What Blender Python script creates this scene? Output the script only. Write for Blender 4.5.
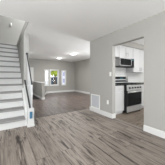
import bpy, bmesh, math, random
from mathutils import Vector, Matrix, noise

for o in list(bpy.data.objects):
    bpy.data.objects.remove(o)
S = bpy.context.scene
COL = S.collection
R = math.radians
PI = math.pi

# ---------------------------------------------------------------- camera, sky, lights, exposure
cam = bpy.data.cameras.new('camera')
cam.sensor_width = 36.0
cam.lens = 36.0 * 120.0 / 165.0
cam.shift_y = -(82.5 - 77.2) / 165.0
cam.clip_start = 0.05
cam.clip_end = 300
camo = bpy.data.objects.new('camera', cam)
camo.location = (0, 0, 1.18)
camo.rotation_euler = (R(90), 0, R(-33.19))
COL.objects.link(camo)
S.camera = camo

w = bpy.data.worlds.new('sky')
S.world = w
w.use_nodes = True
bg = w.node_tree.nodes['Background']
bg.inputs[0].default_value = (0.93, 0.97, 1.0, 1)
bg.inputs[1].default_value = 2.2

S.view_settings.view_transform = 'Standard'
S.view_settings.look = 'None'
S.view_settings.gamma = 1
S.view_settings.use_curve_mapping = False
S.view_settings.exposure = 0.2


def area(name, loc, rot, sx, sy, watts, col=(1, 1, 1)):
    l = bpy.data.lights.new(name, 'AREA')
    l.shape = 'RECTANGLE'
    l.size, l.size_y = sx, sy
    l.energy = watts
    l.color = col
    o = bpy.data.objects.new(name, l)
    o.location = loc
    o.rotation_euler = rot
    COL.objects.link(o)
    return o


# daylight through the living room's windows behind and left of the camera
DAY = (0.955, 0.985, 1.0)
area('daylight_back_window', (-0.6, -2.60, 1.40), (R(122), 0, 0), 3.6, 1.6, 158, DAY)
area('daylight_side_window', (-3.10, 0.4, 1.40), (R(116), 0, R(-90)), 2.2, 1.6, 115, DAY)
# added fill for the front room, out of view behind the kitchen wall
area('front_room_fill', (4.88, 3.95, 1.1), (R(90), 0, R(78)), 0.8, 1.1, 55, DAY)
area('entry_fill', (0.82, 6.6, 2.44), (0, 0, 0), 0.3, 0.6, 22, DAY)  # added fill without a fixture, out of sight behind the stair wall
# fill lights added out of view, for the kitchen and then upstairs
area('kitchen_overhead_fill', (4.0, 1.3, 2.44), (0, 0, 0), 1.2, 0.6, 22, (1, 1, 1))  # added overhead fill, no lamp modelled here
area('kitchen_rear_fill', (4.2, -1.10, 1.45), (R(135), 0, 0), 1.6, 1.2, 85, DAY)  # added fill in front of the solid rear wall, for soffit and cabinet fronts
kl = bpy.data.lights.new('kitchen_point_fill', 'POINT')  # added point fill with no pendant, lifts the kitchen ceiling
kl.energy = 20
kl.shadow_soft_size = 0.12
klo = bpy.data.objects.new('kitchen_point_fill', kl)
klo.location = (4.5, 1.2, 2.05)
COL.objects.link(klo)
area('upstairs_hall_fill', (1.3, 5.5, 4.9), (R(20), 0, R(30)), 0.9, 0.9, 62, DAY)  # added fill for the upstairs wall, no fixture
area('stairwell_fill', (-0.15, 3.1, 3.4), (R(42), 0, 0), 0.3, 0.3, 13, DAY)  # added fill aimed at the upper risers, no fixture


# ---------------------------------------------------------------- materials
def mat(name, col, rough=0.6, metal=0.0, spec=0.5, bump=0.0, bscale=60, var=0.0, vscale=4.0, coat=0.0):
    m = bpy.data.materials.new(name)
    m.use_nodes = True
    nt = m.node_tree
    b = nt.nodes['Principled BSDF']
    b.inputs['Roughness'].default_value = rough
    b.inputs['Metallic'].default_value = metal
    b.inputs['Specular IOR Level'].default_value = spec
    b.inputs['Coat Weight'].default_value = coat
    tc = nt.nodes.new('ShaderNodeTexCoord')
    n = nt.nodes.new('ShaderNodeTexNoise')
    n.inputs['Scale'].default_value = vscale
    n.inputs['Detail'].default_value = 3
    nt.links.new(tc.outputs['Object'], n.inputs['Vector'])
    mx = nt.nodes.new('ShaderNodeMix')
    mx.data_type = 'RGBA'
    lo = tuple(c * (1 - var) for c in col) + (1,)
    hi = tuple(min(1, c * (1 + var)) for c in col) + (1,)
    mx.inputs[6].default_value = lo
    mx.inputs[7].default_value = hi
    nt.links.new(n.outputs[0], mx.inputs[0])
    nt.links.new(mx.outputs[2], b.inputs['Base Color'])
    if bump:
        n2 = nt.nodes.new('ShaderNodeTexNoise')
        n2.inputs['Scale'].default_value = bscale
        nt.links.new(tc.outputs['Object'], n2.inputs['Vector'])
        bp = nt.nodes.new('ShaderNodeBump')
        bp.inputs['Strength'].default_value = bump
        bp.inputs['Distance'].default_value = 0.01
        nt.links.new(n2.outputs[0], bp.inputs['Height'])
        nt.links.new(bp.outputs[0], b.inputs['Normal'])
    return m


def ramp(nt, stops):
    r = nt.nodes.new('ShaderNodeValToRGB')
    e = r.color_ramp.elements
    e[0].position, e[0].color = stops[0][0], stops[0][1] + (1,)
    e[1].position, e[1].color = stops[-1][0], stops[-1][1] + (1,)
    for p, c in stops[1:-1]:
        k = e.new(p)
        k.color = c + (1,)
    return r


def plank_mat(name, light, mid, dark, along='Y', rough=0.5, width=0.19, length=1.3):
    m = bpy.data.materials.new(name)
    m.use_nodes = True
    nt = m.node_tree
    L = nt.links.new
    b = nt.nodes['Principled BSDF']
    tc = nt.nodes.new('ShaderNodeTexCoord')
    mp = nt.nodes.new('ShaderNodeMapping')
    if along == 'Y':
        mp.inputs['Rotation'].default_value = (0, 0, R(90))
    L(tc.outputs['Object'], mp.inputs['Vector'])
    br = nt.nodes.new('ShaderNodeTexBrick')
    br.inputs['Color1'].default_value = (0, 0, 0, 1)
    br.inputs['Color2'].default_value = (1, 1, 1, 1)
    br.inputs['Mortar'].default_value = (0.5, 0.5, 0.5, 1)
    br.inputs['Scale'].default_value = 1.0
    br.inputs['Mortar Size'].default_value = 0.0022
    br.inputs['Brick Width'].default_value = length
    br.inputs['Row Height'].default_value = width
    br.offset = 0.37
    br.offset_frequency = 2
    L(mp.outputs[0], br.inputs['Vector'])
    # shift the grain plank by plank
    add = nt.nodes.new('ShaderNodeVectorMath')
    add.operation = 'MULTIPLY_ADD'
    add.inputs[1].default_value = (9.0, 5.0, 3.0)
    L(br.outputs['Color'], add.inputs[0])
    L(mp.outputs[0], add.inputs[2])

    def grain(sx, sy, detail, rough_, dist):
        g = nt.nodes.new('ShaderNodeMapping')
        g.inputs['Scale'].default_value = (sx, sy, 1)
        L(add.outputs[0], g.inputs['Vector'])
        n = nt.nodes.new('ShaderNodeTexNoise')
        n.inputs['Scale'].default_value = 1
        n.inputs['Detail'].default_value = detail
        n.inputs['Roughness'].default_value = rough_
        n.inputs['Distortion'].default_value = dist
        L(g.outputs[0], n.inputs['Vector'])
        return n
    g1 = grain(1.2, 11.0, 5, 0.68, 1.3)
    g2 = grain(4.5, 60.0, 3, 0.6, 0.2)
    r1 = ramp(nt, [(0.37, dark), (0.44, mid), (0.50, light), (0.72, tuple(c * 1.15 for c in light))])
    L(g1.outputs[0], r1.inputs[0])
    r2 = ramp(nt, [(0.3, (0.72, 0.70, 0.68)), (0.6, (1.04, 1.04, 1.04))])
    L(g2.outputs[0], r2.inputs[0])
    mul = nt.nodes.new('ShaderNodeMix')
    mul.data_type = 'RGBA'
    mul.blend_type = 'MULTIPLY'
    mul.inputs[0].default_value = 1
    L(r1.outputs[0], mul.inputs[6])
    L(r2.outputs[0], mul.inputs[7])
    # plank to plank tint
    r3 = ramp(nt, [(0.0, (0.86, 0.85, 0.84)), (1.0, (1.1, 1.1, 1.1))])
    L(br.outputs['Color'], r3.inputs[0])
    mul2 = nt.nodes.new('ShaderNodeMix')
    mul2.data_type = 'RGBA'
    mul2.blend_type = 'MULTIPLY'
    mul2.inputs[0].default_value = 1
    L(mul.outputs[2], mul2.inputs[6])
    L(r3.outputs[0], mul2.inputs[7])
    seam = nt.nodes.new('ShaderNodeMix')
    seam.data_type = 'RGBA'
    L(br.outputs['Fac'], seam.inputs[0])
    L(mul2.outputs[2], seam.inputs[6])
    seam.inputs[7].default_value = tuple(c * 0.55 for c in dark) + (1,)
    L(seam.outputs[2], b.inputs['Base Color'])
    b.inputs['Roughness'].default_value = rough
    b.inputs['Specular IOR Level'].default_value = 0.3
    bp = nt.nodes.new('ShaderNodeBump')
    bp.inputs['Strength'].default_value = 0.12
    bp.inputs['Distance'].default_value = 0.004
    L(g2.outputs[0], bp.inputs['Height'])
    L(bp.outputs[0], b.inputs['Normal'])
    return m


def glass_mat(name, tint=(1, 1, 1)):
    m = bpy.data.materials.new(name)
    m.use_nodes = True
    nt = m.node_tree
    out = nt.nodes['Material Output']
    nt.nodes.remove(nt.nodes['Principled BSDF'])
    t = nt.nodes.new('ShaderNodeBsdfTransparent')
    t.inputs[0].default_value = tint + (1,)
    g = nt.nodes.new('ShaderNodeBsdfGlossy')
    g.inputs['Roughness'].default_value = 0.02
    mx = nt.nodes.new('ShaderNodeMixShader')
    mx.inputs[0].default_value = 0.003
    nt.links.new(t.outputs[0], mx.inputs[1])
    nt.links.new(g.outputs[0], mx.inputs[2])
    nt.links.new(mx.outputs[0], out.inputs[0])
    return m


def emit_mat(name, col, strength):
    m = bpy.data.materials.new(name)
    m.use_nodes = True
    b = m.node_tree.nodes['Principled BSDF']
    b.inputs['Base Color'].default_value = col + (1,)
    b.inputs['Emission Color'].default_value = col + (1,)
    b.inputs['Emission Strength'].default_value = strength
    return m


def tile_mat(name, col, grout, bw, bh):
    m = mat(name, col, rough=0.25)
    nt = m.node_tree
    b = nt.nodes['Principled BSDF']
    tc = nt.nodes.new('ShaderNodeTexCoord')
    mp = nt.nodes.new('ShaderNodeMapping')
    mp.inputs['Rotation'].default_value = (R(90), 0, 0)
    br = nt.nodes.new('ShaderNodeTexBrick')
    br.inputs['Scale'].default_value = 1
    br.inputs['Brick Width'].default_value = bw
    br.inputs['Row Height'].default_value = bh
    br.inputs['Mortar Size'].default_value = 0.002
    br.inputs['Color1'].default_value = col + (1,)
    br.inputs['Color2'].default_value = tuple(c * 0.97 for c in col) + (1,)
    br.inputs['Mortar'].default_value = grout + (1,)
    nt.links.new(tc.outputs['Object'], mp.inputs['Vector'])
    nt.links.new(mp.outputs[0], br.inputs['Vector'])
    nt.links.new(br.outputs['Color'], b.inputs['Base Color'])
    return m


M = {}
M['wall'] = mat('warm gray wall paint', (0.368, 0.357, 0.334), 0.75, bump=0.06, bscale=90, var=0.015, vscale=2)
M['kneewall'] = M['wall']
M['ceil'] = mat('white ceiling paint', (0.90, 0.90, 0.897), 0.9, bump=0.10, bscale=45, var=0.015, vscale=3)
M['trim'] = mat('white trim paint', (0.64, 0.64, 0.63), 0.4, var=0.01)
M['riser'] = mat('white stair paint', (0.58, 0.58, 0.57), 0.5, var=0.02, vscale=6)
M['tread'] = mat('gray stair tread paint', (0.235, 0.230, 0.224), 0.55, var=0.12, vscale=14)
M['floor'] = plank_mat('gray brown vinyl planks', (0.268, 0.232, 0.203), (0.186, 0.156, 0.135), (0.042, 0.033, 0.028))
M['floor2'] = plank_mat('dark reddish brown planks', (0.145, 0.114, 0.102), (0.092, 0.071, 0.063), (0.026, 0.019, 0.017), rough=0.33)
M['floor3'] = plank_mat('tan brown kitchen planks', (0.215, 0.175, 0.140), (0.150, 0.120, 0.094), (0.070, 0.054, 0.042), along='X', width=0.15)
M['strip'] = mat('dark threshold strip', (0.06, 0.050, 0.045), 0.4, var=0.1)
M['strip2'] = mat('gray threshold strip', (0.20, 0.175, 0.155), 0.4, var=0.1)
M['rail'] = mat('dark iron rail', (0.030, 0.031, 0.034), 0.45, metal=0.3)
M['pale_metal'] = mat('pale painted steel', (0.62, 0.63, 0.64), 0.4)
M['tape'] = mat('blue masking tape', (0.035, 0.135, 0.24), 0.6, var=0.1, vscale=40)
M['endboard'] = mat('pale gray white paint', (0.36, 0.355, 0.342), 0.5, var=0.01)
M['plastic'] = mat('white plastic', (0.80, 0.80, 0.78), 0.35)
M['hole'] = mat('dark socket slots', (0.03, 0.03, 0.03), 0.6)
M['vent'] = mat('pale gray vent metal', (0.49, 0.50, 0.525), 0.4)
M['ventdark'] = mat('vent duct shade', (0.25, 0.26, 0.28), 0.8)
M['cab'] = mat('white cabinet paint', (0.56, 0.56, 0.56), 0.35, var=0.01)
M['steel'] = mat('brushed stainless steel', (0.50, 0.50, 0.495), 0.36, metal=0.55, var=0.08, vscale=30)
M['black'] = mat('black enamel', (0.010, 0.010, 0.011), 0.35, spec=0.3)
M['blackglass'] = mat('black oven glass', (0.010, 0.011, 0.012), 0.08, spec=0.2)
M['iron'] = mat('cast iron grate', (0.014, 0.014, 0.014), 0.6)
M['counter'] = mat('dark countertop', (0.030, 0.029, 0.028), 0.25, var=0.4, vscale=60)
M['backsplash'] = tile_mat('white subway tile', (0.76, 0.76, 0.75), (0.58, 0.58, 0.57), 0.15, 0.075)
M['display'] = emit_mat('dim clock display', (0.02, 0.10, 0.12), 0.3)
M['handle'] = mat('dark bar handle', (0.38, 0.38, 0.38), 0.35, metal=0.6)
M['lamp'] = emit_mat('lit lamp diffuser', (1.0, 0.97, 0.93), 2.6)
M['lampring'] = mat('white lamp ring', (0.82, 0.82, 0.82), 0.35)
M['glass'] = glass_mat('window glass')
M['door'] = mat('white door paint', (0.78, 0.79, 0.80), 0.4)
M['mat'] = mat('dark floor patch', (0.030, 0.026, 0.025), 0.95, bump=0.4, bscale=200, var=0.3, vscale=80)
M['leaf'] = mat('yellow green leaves', (0.30, 0.36, 0.035), 0.7, var=0.7, vscale=1.6)
M['bark'] = mat('brown bark', (0.12, 0.08, 0.05), 0.9, bump=0.5, bscale=20)
M['slate'] = mat('dark slate siding', (0.045, 0.060, 0.080), 0.7, var=0.35, vscale=1.2)
M['roof'] = mat('dark shingle roof', (0.05, 0.055, 0.065), 0.9, var=0.3, vscale=6)
M['pale'] = mat('pale lavender siding', (0.60, 0.59, 0.70), 0.7, var=0.03)
M['dimglass'] = mat('dim blue window', (0.30, 0.31, 0.42), 0.4, spec=0.2)
M['pave'] = mat('pale concrete', (0.34, 0.34, 0.35), 0.9, bump=0.2, var=0.05)
M['brass'] = mat('brushed nickel knob', (0.5, 0.48, 0.44), 0.3, metal=1)


# ---------------------------------------------------------------- mesh helpers
def BM():
    return bmesh.new()


def bx(bm, x0, x1, y0, y1, z0, z1, bev=0.0):
    r = bmesh.ops.create_cube(bm, size=1.0)
    vs = r['verts']
    for v in vs:
        v.co = Vector(((x0 + x1) / 2 + v.co.x * (x1 - x0), (y0 + y1) / 2 + v.co.y * (y1 - y0), (z0 + z1) / 2 + v.co.z * (z1 - z0)))
    if bev:
        es = list({e for v in vs for e in v.link_edges})
        bmesh.ops.bevel(bm, geom=es, offset=bev, segments=2, affect='EDGES', profile=0.5)
    return bm


def tube(bm, p, q, r, seg=12, r2=None):
    p, q = Vector(p), Vector(q)
    d = q - p
    m = Matrix.Translation((p + q) / 2) @ d.to_track_quat('Z', 'Y').to_matrix().to_4x4()
    bmesh.ops.create_cone(bm, cap_ends=True, segments=seg, radius1=r, radius2=r if r2 is None else r2, depth=d.length, matrix=m)
    return bm


def lathe(bm, prof, c=(0, 0, 0), seg=32, axis='Z'):
    rows = []
    for (r, z) in prof:
        row = []
        for i in range(seg):
            a = 2 * PI * i / seg
            p = (r * math.cos(a), r * math.sin(a), z)
            if axis == 'Y':
                p = (p[0], p[2], p[1])
            if axis == 'X':
                p = (p[2], p[0], p[1])
            row.append(bm.verts.new(Vector(c) + Vector(p)))
        rows.append(row)
    for a, b in zip(rows, rows[1:]):
        for i in range(seg):
            bm.faces.new((a[i], a[(i + 1) % seg], b[(i + 1) % seg], b[i]))
    bm.faces.new(rows[0][::-1])
    bm.faces.new(rows[-1])
    bmesh.ops.recalc_face_normals(bm, faces=bm.faces)
    return bm


def prism(bm, poly, axis, a, b):
    """extrude a 2-D outline: axis 'X' uses (y, z), 'Y' uses (x, z), 'Z' uses (x, y)"""
    def P(u, v, k):
        return {'X': (k, u, v), 'Y': (u, k, v), 'Z': (u, v, k)}[axis]
    lo = [bm.verts.new(P(u, v, a)) for u, v in poly]
    hi = [bm.verts.new(P(u, v, b)) for u, v in poly]
    n = len(poly)
    for i in range(n):
        bm.faces.new((lo[i], lo[(i + 1) % n], hi[(i + 1) % n], hi[i]))
    bm.faces.new(lo[::-1])
    bm.faces.new(hi)
    bmesh.ops.recalc_face_normals(bm, faces=bm.faces)
    return bm


def obj(name, bm, m, parent=None, smooth=False):
    me = bpy.data.meshes.new(name)
    bm.to_mesh(me)
    bm.free()
    me.materials.append(m)
    if smooth:
        for p in me.polygons:
            p.use_smooth = True
    o = bpy.data.objects.new(name, me)
    COL.objects.link(o)
    if parent is not None:
        o.parent = parent
        top = parent
        off = Vector((0, 0, 0))
        while top is not None:
            off += Vector(top.location)
            top = top.parent
        me.transform(Matrix.Translation(-off))
    return o


def tag(o, label, cat, group=None):
    o['label'] = label
    o['category'] = cat
    if group:
        o['group'] = group
    return o


def thing(name, label, cat, loc=(0, 0, 0), group=None):
    o = bpy.data.objects.new(name, None)
    o.empty_display_size = 0.1
    COL.objects.link(o)
    o.location = loc
    return tag(o, label, cat, group)


def struct(name, bm, m, label=None, cat=None, parent=None):
    o = obj(name, bm, m, parent)
    if parent is None:
        o['kind'] = 'structure'
        if label:
            o['label'] = label
            o['category'] = cat
    return o


# ---------------------------------------------------------------- the setting
H = 2.46
WX = 2.59            # kitchen wall, living room face
WT = 0.12
YE = 3.47            # end of that wall
OY0, OY1, OZ = 1.48, 2.40, 2.085   # kitchen opening
FY = 8.80            # far wall of the front room
FX = 4.95            # its right wall
SX = 0.48            # right side of the stairs
TY = 3.68            # floor strip between the two rooms

struct('floor', bx(BM(), -3.3, WX, -2.8, TY, -0.12, 0), M['floor'], 'gray brown plank floor of the living room, with dark grain streaks', 'floor')
struct('floor_front_room', bx(BM(), SX + 0.14, FX + 0.12, TY, FY + 0.2, -0.12, 0), M['floor2'], 'darker reddish brown plank floor of the front room', 'floor')
struct('floor_kitchen', bx(BM(), WX, 6.0, -1.2, TY, -0.12, 0), M['floor3'], 'tan brown plank floor seen through the kitchen opening', 'floor')
struct('trim_1', bx(BM(), SX + 0.14, WX, TY - 0.03, TY + 0.03, 0, 0.006), M['strip'], 'thin dark floor strip between living room and front room', 'threshold')
struct('trim_2', bx(BM(), WX - 0.01, WX + WT - 0.02, OY0, OY1, 0, 0.008, 0.003), M['strip2'], 'gray floor strip across the kitchen opening', 'threshold')

bm = BM()
T = 0.19
OX0 = -0.62
OYF, OYB = 3.01, 6.4
bx(bm, -3.3, FX + 0.12, -2.8, OYF, H, H + T)
bx(bm, -3.3, OX0, OYF, OYB, H, H + T)
bx(bm, SX, 6.0, OYF, OYB, H, H + T)
bx(bm, -3.3, 6.0, OYB, FY + 0.2, H, H + T)
bx(bm, FX + 0.12, 6.0, -2.8, OYF, H, H + T)
struct('ceiling', bm, M['ceil'], 'white ceiling with a stair opening at the left', 'ceiling')

# kitchen wall with the opening
bm = BM()
bx(bm, WX, WX + WT, -2.7, OY0, 0, H)
bx(bm, WX, WX + WT, OY1, YE, 0, H)
bx(bm, WX, WX + WT, OY0, OY1, OZ, H)
struct('wall_right', bm, M['wall'], 'gray wall on the right with an open doorway to the kitchen', 'wall')
struct('wall_kitchen', bx(BM(), WX + WT, 6.0, 3.06, YE, 0, H), M['wall'], 'gray wall behind the kitchen range', 'wall')
struct('wall_kitchen_side', bx(BM(), 6.0, 6.1, -1.2, YE, 0, H), M['wall'])
struct('wall_kitchen_rear', bx(BM(), WX + WT, 6.0, -1.3, -1.2, 0, H), M['wall'])
# living room shell behind and left of the camera: window openings for the daylight
bm = BM()
bx(bm, -3.3, -2.5, -2.8, -2.7, 0, H)
bx(bm, 1.3, WX + WT, -2.8, -2.7, 0, H)
bx(bm, -2.5, 1.3, -2.8, -2.7, 0, 0.55)
bx(bm, -2.5, 1.3, -2.8, -2.7, 2.35, H)
struct('wall_back', bm, M['wall'])
bm = BM()
bx(bm, -3.3, -3.2, -2.7, -0.75, 0, H)
bx(bm, -3.3, -3.2, 1.55, 3.3, 0, H)
bx(bm, -3.3, -3.2, -0.75, 1.55, 0, 0.6)
bx(bm, -3.3, -3.2, -0.75, 1.55, 2.3, H)
struct('wall_left', bm, M['wall'])
struct('wall_stairs_left', bx(BM(), OX0 - 0.1, OX0, 3.2, 6.5, 0, 5.0), M['wall'])
struct('wall_left_front', bx(BM(), -3.3, OX0 - 0.1, 3.2, 3.3, 0, H), M['wall'])
# stair wall: its near end is seen as a pale strip beside the stairs
SE = 3.82
bm = BM()
bx(bm, SX, SX + 0.13, SE, FY, 0, H)
struct('wall_stairs_right', bm, M['wall'], 'gray wall closing the right side of the upper stairs', 'wall')
struct('trim_3', bx(BM(), SX, SX + 0.13, SE - 0.012, SE, 0, H), M['endboard'], 'white end board of the stair wall', 'trim')
# the painted side of the stair opening above the ceiling line
struct('trim_4', bx(BM(), SX - 0.012, SX, OYF, OYB, H, H + T + 0.01), M['wall'], 'gray side board of the stair opening', 'trim')
struct('wall_upstairs', bx(BM(), -2.0, 3.0, 6.5, 6.6, H + T, 5.0), M['wall'], 'gray upstairs wall seen through the stair opening', 'wall')
struct('wall_upstairs_front', bx(BM(), -2.0, 3.0, 2.6, 2.7, H + T, 5.0), M['wall'])
struct('wall_upstairs_right', bx(BM(), 3.0, 3.1, 2.6, 6.6, H + T, 5.0), M['wall'])
struct('ceiling_upstairs', bx(BM(), -2.0, 3.1, 2.6, 6.6, 5.0, 5.1), M['ceil'])

# far wall of the front room with three windows and a door opening
WIN = [(2.46, 2.80, 0.53, 1.75), (2.86, 3.55, 0.52, 1.77), (3.77, 4.18, 0.52, 1.74)]
DOOR = (0.76, 1.52, 0.0, 1.80)
bm = BM()
xs = SX
holes = [DOOR] + WIN
for (a, b, z0, z1) in holes:
    bx(bm, xs, a, FY, FY + 0.14, 0, H)
    if z0 > 0:
        bx(bm, a, b, FY, FY + 0.14, 0, z0)
    bx(bm, a, b, FY, FY + 0.14, z1, H)
    xs = b
bx(bm, xs, FX + 0.12, FY, FY + 0.14, 0, H)
struct('wall_far', bm, M['wall'], 'gray far wall of the front room holding the windows', 'wall')
bm = BM()
bx(bm, FX, FX + 0.12, YE, 3.52, 0, H)
bx(bm, FX, FX + 0.12, 4.4, FY, 0, H)
bx(bm, FX, FX + 0.12, 3.52, 4.4, 0, 0.5)
bx(bm, FX, FX + 0.12, 3.52, 4.4, 1.7, H)
struct('wall_front_room_right', bm, M['wall'], 'gray right wall of the front room', 'wall')

# low half wall
KX, KY = 1.68, 6.45
bm = bx(BM(), KX, KX + 0.13, KY, FY, 0, 0.86)
prism(bm, [(KX + 0.13, 7.0), (2.02, 7.45), (2.60, FY), (KX + 0.13, FY)], 'Z', 0, 0.50)
struct('wall_half', bm, M['kneewall'], 'low gray half wall left of the windows', 'wall')
struct('trim_5', bx(BM(), KX - 0.025, KX + 0.155, KY - 0.025, FY, 0.86, 0.895, 0.006), M['trim'], 'white cap board on the low half wall', 'trim')


# baseboards
def baseboard(name, x0, x1, y0, y1, face, lab=None, h=0.13, parent=None):
    """face: side that looks into the room (+x, -x, +y, -y)"""
    t = 0.016
    top = [(0, 0), (t, 0), (t, h - 0.02), (t * 0.45, h), (0, h)]
    bm = BM()
    if face == '-x':
        prism(bm, [(x1 - u, v) for u, v in top], 'Y', y0, y1)
    elif face == '+x':
        prism(bm, [(x0 + u, v) for u, v in top], 'Y', y0, y1)
    elif face == '-y':
        prism(bm, [(y1 - u, v) for u, v in top], 'X', x0, x1)
    else:
        prism(bm, [(y0 + u, v) for u, v in top], 'X', x0, x1)
    return struct(name, bm, M['trim'], lab, 'baseboard' if lab else None)


baseboard('baseboard_right', WX, WX, -2.7, OY0, '-x', 'white baseboard right of the kitchen opening')
baseboard('baseboard_right_far', WX, WX, OY1 - 0.016, YE, '-x', 'white baseboard under the air vent')
baseboard('baseboard_jamb', WX, WX + WT, OY1, OY1, '-y')
bm = BM()
prism(bm, [(KX + 0.13, 6.98), (2.03, 7.44), (2.615, FY - 0.016), (2.60, FY - 0.016), (2.02, 7.46), (KX + 0.13, 7.0)], 'Z', 0, 0.13)
struct('baseboard_angled', bm, M['trim'], 'white baseboard on the angled corner by the low half wall', 'baseboard')
baseboard('baseboard_far', 2.60, FX, FY, FY, '-y', 'white baseboard under the front room windows')
baseboard('baseboard_front_room', FX, FX, YE, FY, '-x', 'white baseboard along the front room right wall')
baseboard('baseboard_half', KX, KX, KY, FY, '-x', 'white baseboard on the near side of the low half wall', h=0.10)
baseboard('baseboard_half_end', KX - 0.016, KX + 0.146, KY, KY, '-y', 'white baseboard at the end of the low half wall', h=0.10)


# windows
def window(n, a, b, z0, z1, lab, mid):
    c = 0.055
    bm = BM()
    # casing on the room side
    bx(bm, a - 0.01, a + c, FY - 0.022, FY + 0.06, z0, z1, 0.004)
    bx(bm, b - c, b + 0.01, FY - 0.022, FY + 0.06, z0, z1, 0.004)
    bx(bm, a + c, b - c, FY - 0.022, FY + 0.06, z1 - c * 1.3, z1, 0.004)
    bx(bm, a + c, b - c, FY - 0.05, FY + 0.06, z0, z0 + c * 1.4, 0.004)
    wn = struct('window_%d' % n, bm, M['trim'], lab, 'window')
    gz0, gz1 = z0 + c * 1.4, z1 - c * 1.3
    s = 0.028
    bm = BM()
    bx(bm, a + c, a + c + s, FY + 0.03, FY + 0.07, gz0, gz1)
    bx(bm, b - c - s, b - c, FY + 0.03, FY + 0.07, gz0, gz1)
    bx(bm, a + c + s, b - c - s, FY + 0.03, FY + 0.07, gz0, gz0 + s)
    bx(bm, a + c + s, b - c - s, FY + 0.03, FY + 0.07, gz1 - s, gz1)
    if mid:
        zm = gz0 + (gz1 - gz0) * mid
        bx(bm, a + c + s, b - c - s, FY + 0.025, FY + 0.07, zm - 0.02, zm + 0.02)
    obj('sash', bm, M['trim'], wn)
    obj('pane', bx(BM(), a + c + s, b - c - s, FY + 0.048, FY + 0.052, gz0 + s, gz1 - s), M['glass'], wn)
    return wn


window(1, *WIN[0], 'narrow white window nearest the half wall', 0.5)
window(2, *WIN[1], 'wide middle window with green foliage outside', 0)
window(3, *WIN[2], 'narrow white window nearest the far right corner', 0.45)

# front door, mostly hidden by the stair railing
a, b, z0, z1 = DOOR
dr = struct('door_1', bx(BM(), a + 0.005, b - 0.005, FY + 0.03, FY + 0.075, 0.005, z1 - 0.005), M['door'], 'white door on the far wall behind the stair railing', 'door')
bm = BM()
for (u0, u1) in ((a + 0.1, a + 0.34), (a + 0.42, b - 0.1)):
    for (v0, v1) in ((0.2, 0.75), (0.88, 1.35), (1.44, 1.68)):
        bx(bm, u0, u1, FY + 0.022, FY + 0.03, v0, v1, 0.003)
obj('raised_panels', bm, M['door'], dr)
bm = BM()
lathe(bm, [(0.012, 0.03), (0.012, 0.0), (0.03, -0.012), (0.03, -0.03), (0.015, -0.042)], (b - 0.07, FY, 0.85), 20, 'Y')
obj('knob', bm, M['brass'], dr, True)
bm = BM()
bx(bm, a - 0.10, a, FY - 0.02, FY, 0, z1 + 0.09)
bx(bm, b, b + 0.19, FY - 0.02, FY, 0, z1 + 0.05)
bx(bm, a, b, FY - 0.02, FY, z1, z1 + 0.05)
struct('trim_6', bm, M['trim'], 'white casing around the door on the far wall', 'trim')

# kitchen soffit and tiled backsplash
CB = 3.06            # kitchen back wall face
struct('trim_7', bx(BM(), WX + WT, 6.0, 2.68, CB, 2.28, H), M['wall'], 'gray soffit above the kitchen wall cabinets', 'soffit')
struct('trim_8', bx(BM(), WX + WT, 6.0, CB - 0.008, CB, 0.955, 1.86), M['backsplash'], 'white tiled backsplash behind the range', 'backsplash')

# ---------------------------------------------------------------- staircase
st = thing('staircase', 'white staircase with gray treads climbing at the left', 'staircase', (0, 3.2, 0))
RI, GO, Y0, NS = 0.195, 0.215, 3.20, 13
XL = OX0 + 0.003
for i in range(NS):
    z = RI * (i + 1)
    y = Y0 + GO * i
    xr = SX - 0.045 if y < 3.82 else SX - 0.003
    bm = BM()
    bx(bm, XL, xr, y, y + 0.018, RI * i, z - 0.04)
    obj('riser', bm, M['riser'], st)
    bm = BM()
    yend = y + GO + 0.018 if i < NS - 1 else 6.39
    bx(bm, XL, xr, y - 0.045, yend, z - 0.04, z, 0.012)
    obj('tread', bm, M['tread'], st)
# inner skirt board along the right side
sl = RI / GO


def nz(y):
    return RI + (y - (Y0 - 0.03)) * sl


bm = BM()
prism(bm, [(3.19, 0), (3.19, nz(3.19) + 0.10), (3.81, nz(3.81) + 0.10), (3.81, 0)], 'X', SX - 0.045, SX - 0.013)
obj('skirt_board', bm, M['trim'], st)
# closed outer side of the lowest steps
bm = BM()
prism(bm, [(3.19, 0), (3.19, 0.40), (SE - 0.012, 0.40 + (SE - 3.2) * sl), (SE - 0.012, 0)], 'X', SX - 0.012, SX + 0.13)
bx(bm, SX - 0.012, SX + 0.13, 3.06, 3.19, 0, 0.43, 0.006)
bx(bm, SX - 0.022, SX + 0.14, 3.05, 3.19, 0, 0.05, 0.005)
struct('trim_9', bm, M['riser'], 'white block and side panel at the foot of the stairs', 'trim')

# railing
rl = thing('stair_railing', 'dark metal stair railing on the right side of the stairs', 'railing', (0.55, 3.1, 0.43))
A0, A1 = Vector((0.555, 3.06, 1.03)), Vector((0.555, SE - 0.03, 1.86))
bm = BM()
tube(bm, A0, A1, 0.013, 14)
tube(bm, A0, A0 + Vector((0, -0.012, -0.02)), 0.019, 14)
tube(bm, A1, A1 + Vector((0, 0.018, 0.0)), 0.03, 14)
obj('top_rail', bm, M['rail'], rl, True)
B0, B1 = Vector((0.535, 3.052, 0.33)), Vector((0.505, SE - 0.03, 1.08))
bm = BM()
tube(bm, B0, B1, 0.019, 14)
tube(bm, B1, B1 + Vector((0, 0.018, 0)), 0.024, 14)
obj('bottom_rail', bm, M['rail'], rl, True)
bm = BM()
tube(bm, (0.56, 3.09, 0.43), (0.56, 3.09, 1.045), 0.018, 14)
tube(bm, (0.56, 3.09, 0.43), (0.56, 3.09, 0.445), 0.032, 16)
o = obj('newel_post', bm, M['pale_metal'], rl, True)
o['label'] = 'pale metal post at the foot of the railing'
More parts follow.
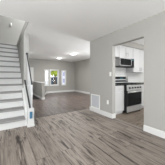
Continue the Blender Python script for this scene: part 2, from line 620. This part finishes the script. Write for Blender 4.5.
for k in range(1, 5):
    t = k / 5.0
    y = 3.09 + (SE - 0.05 - 3.09) * t
    zb = 0.40 + (y - 3.2) * sl + 0.005
    za = A0.z + (y - A0.y) * (A1.z - A0.z) / (A1.y - A0.y)
    obj('baluster', tube(BM(), (0.556, y, max(zb, 0.40)), (0.556, y, za - 0.01), 0.008, 10), M['pale_metal'], rl, True)
# blue tape round the foot of the bottom rail, on the end block
bm = BM()
bx(bm, 0.506, 0.566, 3.022, 3.060, 0.205, 0.36, 0.008)
o = obj('tape_wrap', bm, M['tape'], rl)
o['label'] = 'bright blue tape wrapped at the bottom of the rail'

# upstairs wall light
wl = thing('wall_light', 'small white light on the upstairs wall above the stairs', 'light', (0.27, 6.5, 3.62))
bm = BM()
lathe(bm, [(0.03, 0.0), (0.03, -0.015), (0.02, -0.02)], (0.27, 6.5, 3.62), 24, 'Y')
obj('back_plate', bm, M['lampring'], wl, True)
bm = BM()
lathe(bm, [(0.02, -0.08), (0.032, -0.065), (0.03, 0.045), (0.02, 0.07), (0.008, 0.075)], (0.27, 6.455, 3.62), 24, 'Z')
obj('shade', bm, M['lampring'], wl, True)

# ---------------------------------------------------------------- things on the right wall
v = thing('air_vent', 'white return air vent grille low on the gray wall', 'vent', (WX, 3.16, 0.135))
bm = BM()
y0, y1, z0, z1 = 2.93, 3.39, 0.135, 0.595
f = 0.032
for q in ((y0, y1, z0, z0 + f), (y0, y1, z1 - f, z1), (y0, y0 + f, z0 + f, z1 - f), (y1 - f, y1, z0 + f, z1 - f)):
    bx(bm, WX - 0.014, WX, q[0], q[1], q[2], q[3], 0.003)
obj('frame', bm, M['plastic'], v)
bm = BM()
n = 26
for i in range(n):
    z = z0 + f + (z1 - z0 - 2 * f) * (i + 0.5) / n
    prism(bm, [(WX - 0.010, z - 0.007), (WX - 0.009, z - 0.008), (WX - 0.001, z + 0.004), (WX - 0.002, z + 0.005)], 'Y', y0 + f, y1 - f)
o = obj('louvers', bm, M['vent'], v)
o['label'] = 'pale bluish gray louvers'
obj('duct_backing', bx(BM(), WX - 0.0012, WX, y0 + f, y1 - f, z0 + f, z1 - f), M['ventdark'], v)

lsw = thing('light_switch', 'white light switch left of the kitchen opening', 'switch', (WX, 2.47, 1.27))
bm = BM()
bx(bm, WX - 0.007, WX, 2.435, 2.51, 1.21, 1.33, 0.003)
obj('plate', bm, M['plastic'], lsw)
obj('toggle', prism(BM(), [(WX - 0.007, 1.258), (WX - 0.017, 1.276), (WX - 0.015, 1.282), (WX - 0.007, 1.282)], 'Y', 2.466, 2.478), M['plastic'], lsw)

ol = thing('wall_outlet', 'white outlet low on the gray wall right of the vent', 'outlet', (WX, 2.58, 0.44))
bm = BM()
bx(bm, WX - 0.007, WX, 2.545, 2.62, 0.375, 0.495, 0.003)
obj('plate', bm, M['plastic'], ol)
for zc in (0.41, 0.46):
    s = obj('socket', bx(BM(), WX - 0.0095, WX - 0.007, 2.566, 2.599, zc - 0.014, zc + 0.014, 0.001), M['plastic'], ol)
    bm = BM()
    bx(bm, WX - 0.0100, WX - 0.0095, 2.574, 2.577, zc - 0.004, zc + 0.008)
    bx(bm, WX - 0.0100, WX - 0.0095, 2.588, 2.591, zc - 0.004, zc + 0.008)
    obj('slots', bm, M['hole'], s)


# ceiling lights of the front room
def ceiling_light(x, y, lab, watts, glow):
    t = thing('ceiling_light', lab, 'light', (x, y, H), 'ceiling lights in the front room')
    bm = BM()
    lathe(bm, [(0.215, 0.0), (0.22, -0.012), (0.205, -0.03), (0.17, -0.036)], (x, y, H), 40)
    obj('ring', bm, M['lampring'], t, True)
    bm = BM()
    lathe(bm, [(0.17, -0.03), (0.168, -0.042), (0.12, -0.058), (0.05, -0.066), (0.01, -0.067)], (x, y, H), 40)
    obj('diffuser', bm, M['lamp'], t, True)
    l = bpy.data.lights.new('ceiling_light_bulb', 'AREA')
    l.shape = 'DISK'
    l.size = 0.3
    l.energy = watts
    l.color = (1, 0.985, 0.96)
    lo = bpy.data.objects.new('ceiling_light_bulb', l)
    COL.objects.link(lo)
    lo.parent = t
    lo.location = (0, 0, -0.075)
    l = bpy.data.lights.new('ceiling_light_glow', 'POINT')
    l.shadow_soft_size = 0.10
    l.energy = glow
    l.color = (1, 0.985, 0.96)
    lo = bpy.data.objects.new('ceiling_light_glow', l)
    COL.objects.link(lo)
    lo.parent = t
    lo.location = (0, 0, -0.22)
    return t


ceiling_light(3.12, 5.70, 'round white ceiling light of the front room, nearer of the two', 46, 4)
ceiling_light(3.04, 7.45, 'round white ceiling light of the front room, farther one, nearer the windows', 9, 5)

# flat dark patch on the floor by the half wall
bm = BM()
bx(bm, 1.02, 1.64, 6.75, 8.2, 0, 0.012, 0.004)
tag(obj('floor_patch', bm, M['mat']), 'dark patch on the floor beside the low half wall', 'mat')

# ---------------------------------------------------------------- kitchen
CZ = 0.945
FR = 2.53            # base cabinet fronts


def pull(bm, x, y, z, L, vert=False):
    d = Vector((0, 0, L / 2)) if vert else Vector((L / 2, 0, 0))
    c = Vector((x, y - 0.03, z))
    tube(bm, c - d, c + d, 0.006, 10)
    for s in (-0.8, 0.8):
        p = c + d * s
        tube(bm, p, p + Vector((0, 0.03, 0)), 0.005, 8)
    return bm


def shaker(bm, x0, x1, y, z0, z1, fr=0.055):
    bx(bm, x0, x1, y - 0.012, y, z0, z1)
    bx(bm, x0, x0 + fr, y - 0.019, y - 0.012, z0, z1)
    bx(bm, x1 - fr, x1, y - 0.019, y - 0.012, z0, z1)
    bx(bm, x0 + fr, x1 - fr, y - 0.019, y - 0.012, z0, z0 + fr)
    bx(bm, x0 + fr, x1 - fr, y - 0.019, y - 0.012, z1 - fr, z1)
    return bm


def base_cabinet(x0, x1, lab):
    t = thing('base_cabinet', lab, 'cabinet', ((x0 + x1) / 2, FR + 0.3, 0), 'white base cabinets beside the range')
    bm = BM()
    bx(bm, x0, x1, FR, CB - 0.01, 0.09, CZ - 0.03)
    bx(bm, x0, x1, FR + 0.05, CB - 0.01, 0, 0.09)
    obj('body', bm, M['cab'], t)
    d = obj('drawer', shaker(BM(), x0 + 0.01, x1 - 0.01, FR, 0.72, 0.895, 0.035), M['cab'], t)
    obj('handle', pull(BM(), x0 + (x1 - x0) * 0.62, FR - 0.012, 0.81, 0.12), M['handle'], d)
    d = obj('door', shaker(BM(), x0 + 0.01, x1 - 0.01, FR, 0.11, 0.70), M['cab'], t)
    obj('handle', pull(BM(), x0 + 0.07, FR - 0.019, 0.60, 0.12, True), M['handle'], d)
    return t


RX0, RX1 = 3.27, 4.06
base_cabinet(WX + WT + 0.005, RX0 - 0.012, 'white base cabinet left of the kitchen range')
base_cabinet(RX1 + 0.012, 4.75, 'white base cabinet right of the range, mostly cut off by the opening')
tag(obj('countertop', bx(BM(), WX + WT + 0.005, RX0 - 0.010, FR - 0.03, CB - 0.01, CZ - 0.03, CZ + 0.008, 0.004), M['counter']),
    'dark countertop left of the range', 'countertop', 'kitchen countertops')
tag(obj('countertop', bx(BM(), RX1 + 0.010, 4.75, FR - 0.03, CB - 0.01, CZ - 0.03, CZ + 0.008, 0.004), M['counter']),
    'dark countertop right of the range, mostly hidden by the opening', 'countertop', 'kitchen countertops')

# range
RF = 2.40
rg = thing('kitchen_range', 'stainless gas range with black oven door in the kitchen', 'range', ((RX0 + RX1) / 2, 2.7, 0))
bm = BM()
bx(bm, RX0, RX1, RF + 0.03, CB - 0.03, 0.05, 0.925)
obj('body', bm, M['black'], rg)
for xx in (RX0 + 0.03, RX1 - 0.07):
    for yy in (RF + 0.05, CB - 0.10):
        obj('foot', tube(BM(), (xx + 0.02, yy, 0), (xx + 0.02, yy, 0.05), 0.018, 12), M['black'], rg)
d = obj('drawer', bx(BM(), RX0 + 0.004, RX1 - 0.004, RF, RF + 0.03, 0.055, 0.235, 0.005), M['steel'], rg)
d['label'] = 'stainless bottom drawer'
d = obj('oven_door', bx(BM(), RX0 + 0.004, RX1 - 0.004, RF - 0.005, RF + 0.03, 0.245, 0.735, 0.006), M['black'], rg)
obj('window', bx(BM(), RX0 + 0.03, RX1 - 0.03, RF - 0.009, RF - 0.005, 0.27, 0.665), M['blackglass'], d)
obj('top_band', bx(BM(), RX0 + 0.006, RX1 - 0.006, RF - 0.010, RF - 0.005, 0.675, 0.732, 0.002), M['steel'], d)
bm = BM()
tube(bm, (RX0 + 0.05, RF - 0.055, 0.705), (RX1 - 0.05, RF - 0.055, 0.705), 0.012, 14)
for xx in (RX0 + 0.09, RX1 - 0.09):
    tube(bm, (xx, RF - 0.055, 0.705), (xx, RF - 0.008, 0.705), 0.009, 10)
obj('handle', bm, M['steel'], d, True)
pnl = obj('control_panel', prism(BM(), [(RF - 0.012, 0.745), (RF + 0.005, 0.925), (RF + 0.06, 0.925), (RF + 0.06, 0.745)], 'X', RX0 + 0.002, RX1 - 0.002), M['steel'], rg)
pnl['label'] = 'stainless control panel with knobs'
for i in range(5):
    xx = RX0 + 0.10 + i * (RX1 - RX0 - 0.20) / 4
    bm = BM()
    lathe(bm, [(0.026, 0.012), (0.026, -0.008), (0.020, -0.032), (0.012, -0.034)], (xx, RF - 0.006, 0.835), 20, 'Y')
    obj('knob', bm, M['black'], pnl, True)
obj('cooktop', bx(BM(), RX0, RX1, RF + 0.0, CB - 0.10, 0.925, 0.948, 0.006), M['black'], rg)
for (gx0, gx1) in ((RX0 + 0.03, RX0 + 0.265), (RX0 + 0.275, RX1 - 0.275), (RX1 - 0.265, RX1 - 0.03)):
    bm = BM()
    gy0, gy1 = RF + 0.04, CB - 0.14
    for k in range(4):
        y = gy0 + (gy1 - gy0) * k / 3
        bx(bm, gx0, gx1, y - 0.006, y + 0.006, 0.962, 0.982)
    for x in (gx0 + 0.006, (gx0 + gx1) / 2, gx1 - 0.006):
        bx(bm, x - 0.006, x + 0.006, gy0, gy1, 0.958, 0.978)
    for x in (gx0 + 0.006, gx1 - 0.006):
        for y in (gy0, gy1):
            bx(bm, x - 0.006, x + 0.006, y - 0.006, y + 0.006, 0.948, 0.965)
    obj('grate', bm, M['iron'], rg)
bg_ = obj('backguard', bx(BM(), RX0, RX1, CB - 0.10, CB - 0.03, 0.925, 1.20, 0.008), M['black'], rg)
obj('end_trim', bx(BM(), RX1 - 0.13, RX1 - 0.004, CB - 0.105, CB - 0.10, 1.04, 1.19), M['steel'], bg_)
obj('lower_band', bx(BM(), RX0 + 0.004, RX1 - 0.004, CB - 0.105, CB - 0.10, 1.07, 1.105), M['pale_metal'], bg_)
obj('knob_band', bx(BM(), RX0 + 0.004, RX1 - 0.004, CB - 0.105, CB - 0.10, 0.975, 1.005), M['pale_metal'], bg_)
obj('clock_display', bx(BM(), RX0 + 0.32, RX0 + 0.48, CB - 0.104, CB - 0.10, 1.12, 1.165), M['display'], bg_)

# over-range microwave
MF = 2.69
mw = thing('microwave', 'stainless microwave mounted over the range', 'microwave', ((RX0 + RX1) / 2, 2.85, 1.55))
bm = BM()
bx(bm, RX0 + 0.002, RX1 - 0.002, MF + 0.03, CB - 0.01, 1.575, 1.855)
o = obj('case', bm, M['steel'], mw)
o = obj('underside', bx(BM(), RX0 + 0.002, RX1 - 0.002, MF - 0.005, CB - 0.01, 1.54, 1.575, 0.004), M['black'], mw)
d = obj('door', bx(BM(), RX0 + 0.004, RX1 - 0.19, MF, MF + 0.03, 1.578, 1.852, 0.004), M['steel'], mw)
obj('window', bx(BM(), RX0 + 0.02, RX1 - 0.20, MF - 0.004, MF, 1.60, 1.825), M['blackglass'], d)
bm = BM()
tube(bm, (RX1 - 0.205, MF - 0.03, 1.60), (RX1 - 0.205, MF - 0.03, 1.83), 0.009, 12)
tube(bm, (RX1 - 0.205, MF - 0.03, 1.62), (RX1 - 0.205, MF - 0.002, 1.62), 0.007, 8)
tube(bm, (RX1 - 0.205, MF - 0.03, 1.81), (RX1 - 0.205, MF - 0.002, 1.81), 0.007, 8)
obj('handle', bm, M['handle'], d)
p = obj('control_panel', bx(BM(), RX1 - 0.186, RX1 - 0.004, MF, MF + 0.03, 1.578, 1.852, 0.004), M['blackglass'], mw)
obj('clock_display', bx(BM(), RX1 - 0.15, RX1 - 0.04, MF - 0.002, MF, 1.79, 1.825), M['display'], p)


def wall_cabinet(x0, x1, z0, z1, nd, lab, hz=None):
    UF = 2.74
    t = thing('wall_cabinet', lab, 'cabinet', ((x0 + x1) / 2, 2.9, z0), 'white kitchen wall cabinets')
    obj('body', bx(BM(), x0, x1, UF, CB - 0.01, z0, z1), M['cab'], t)
    wd = (x1 - x0) / nd
    for k in range(nd):
        d = obj('door', shaker(BM(), x0 + wd * k + 0.004, x0 + wd * (k + 1) - 0.004, UF, z0 + 0.006, z1 - 0.006), M['cab'], t)
        hx = x0 + wd * (k + 1) - 0.045 if (k == 0 and nd > 1) else x0 + wd * k + 0.045
        obj('handle', pull(BM(), hx, UF - 0.019, z0 + 0.12, 0.12, True), M['handle'], d)
    return t


wall_cabinet(WX + WT + 0.005, RX0 - 0.006, 1.86, 2.28, 1, 'white wall cabinet left of the microwave')
wall_cabinet(RX0, RX1, 1.86, 2.28, 2, 'short white wall cabinet above the microwave')
wall_cabinet(RX1 + 0.006, 4.95, 1.37, 2.28, 2, 'tall white wall cabinet right of the microwave')

# ---------------------------------------------------------------- outside the front windows
struct('ground_outside', bx(BM(), -20, 40, FY + 0.14, 60, -0.9, -0.5), M['pave'], 'pale pavement outside the front windows', 'pavement')


def tree(x, y, zc, r, lab, seed):
    rnd = random.Random(seed)
    t = thing('tree', lab, 'tree', (x, y, -0.5), None)
    obj('trunk', tube(BM(), (x, y, -0.5), (x, y, zc), 0.10, 10, 0.05), M['bark'], t)
    bm = BM()
    for i in range(16):
        while True:
            p = Vector((rnd.uniform(-1, 1), rnd.uniform(-1, 1), rnd.uniform(-1, 1)))
            if p.length < 1:
                break
        c = Vector((x + p.x * r * 0.75, y + p.y * r * 0.75, zc + p.z * r * 0.6))
        rr = r * rnd.uniform(0.25, 0.42)
        res = bmesh.ops.create_icosphere(bm, subdivisions=2, radius=rr, matrix=Matrix.Translation(c))
        for v in res['verts']:
            d = v.co - c
            v.co = c + d * (1 + 0.45 * noise.noise(v.co * 5))
    for i in range(500):
        p = Vector((rnd.gauss(0, 1), rnd.gauss(0, 1), rnd.gauss(0, 1))).normalized() * rnd.uniform(0.75, 1.05)
        p = Vector((x + p.x * r, y + p.y * r, zc + p.z * r * 0.85))
        s = rnd.uniform(0.05, 0.11)
        u = Vector((rnd.uniform(-1, 1), rnd.uniform(-1, 1), rnd.uniform(-1, 1))).normalized()
        w_ = u.orthogonal().normalized()
        n_ = u.cross(w_)
        a_, b_, c_, d_ = [bm.verts.new(p + q) for q in (u * s, w_ * s * 0.45 + n_ * 0.03, -u * s, -w_ * s * 0.45 + n_ * 0.03)]
        bm.faces.new((a_, b_, c_))
        bm.faces.new((a_, c_, d_))
    obj('crown', bm, M['leaf'], t)


tree(5.38, 14.6, 1.78, 0.62, 'yellow green tree outside the middle window', 4)

hs = thing('dark_house', 'dark slate house low in the middle window view', 'house', (5.9, 17.5, -0.5))
obj('wall', bx(BM(), 5.45, 6.6, 16.0, 17.6, -0.5, 1.02), M['slate'], hs)
obj('roof', prism(BM(), [(5.38, 1.02), (6.67, 1.02), (6.02, 1.22)], 'Y', 15.85, 17.7), M['roof'], hs)
obj('garage_door', bx(BM(), 5.75, 6.3, 15.96, 16.0, -0.48, 0.50), M['roof'], hs)

ph = thing('pale_house', 'pale house seen through the narrow right window', 'house', (11.5, 24, -0.5))
obj('wall', bx(BM(), 9.4, 14.5, 22.0, 26.0, -0.5, 4.0), M['pale'], ph)
obj('roof', prism(BM(), [(9.1, 4.0), (14.8, 4.0), (11.95, 5.8)], 'Y', 21.7, 26.3), M['roof'], ph)
for (u, v_) in ((9.65, 1.35), (9.65, 0.05)):
    wf = obj('window', bx(BM(), u, u + 0.55, 21.95, 22.0, v_, v_ + 0.9), M['trim'], ph)
    obj('pane', bx(BM(), u + 0.06, u + 0.49, 21.94, 21.95, v_ + 0.06, v_ + 0.84), M['dimglass'], wf)
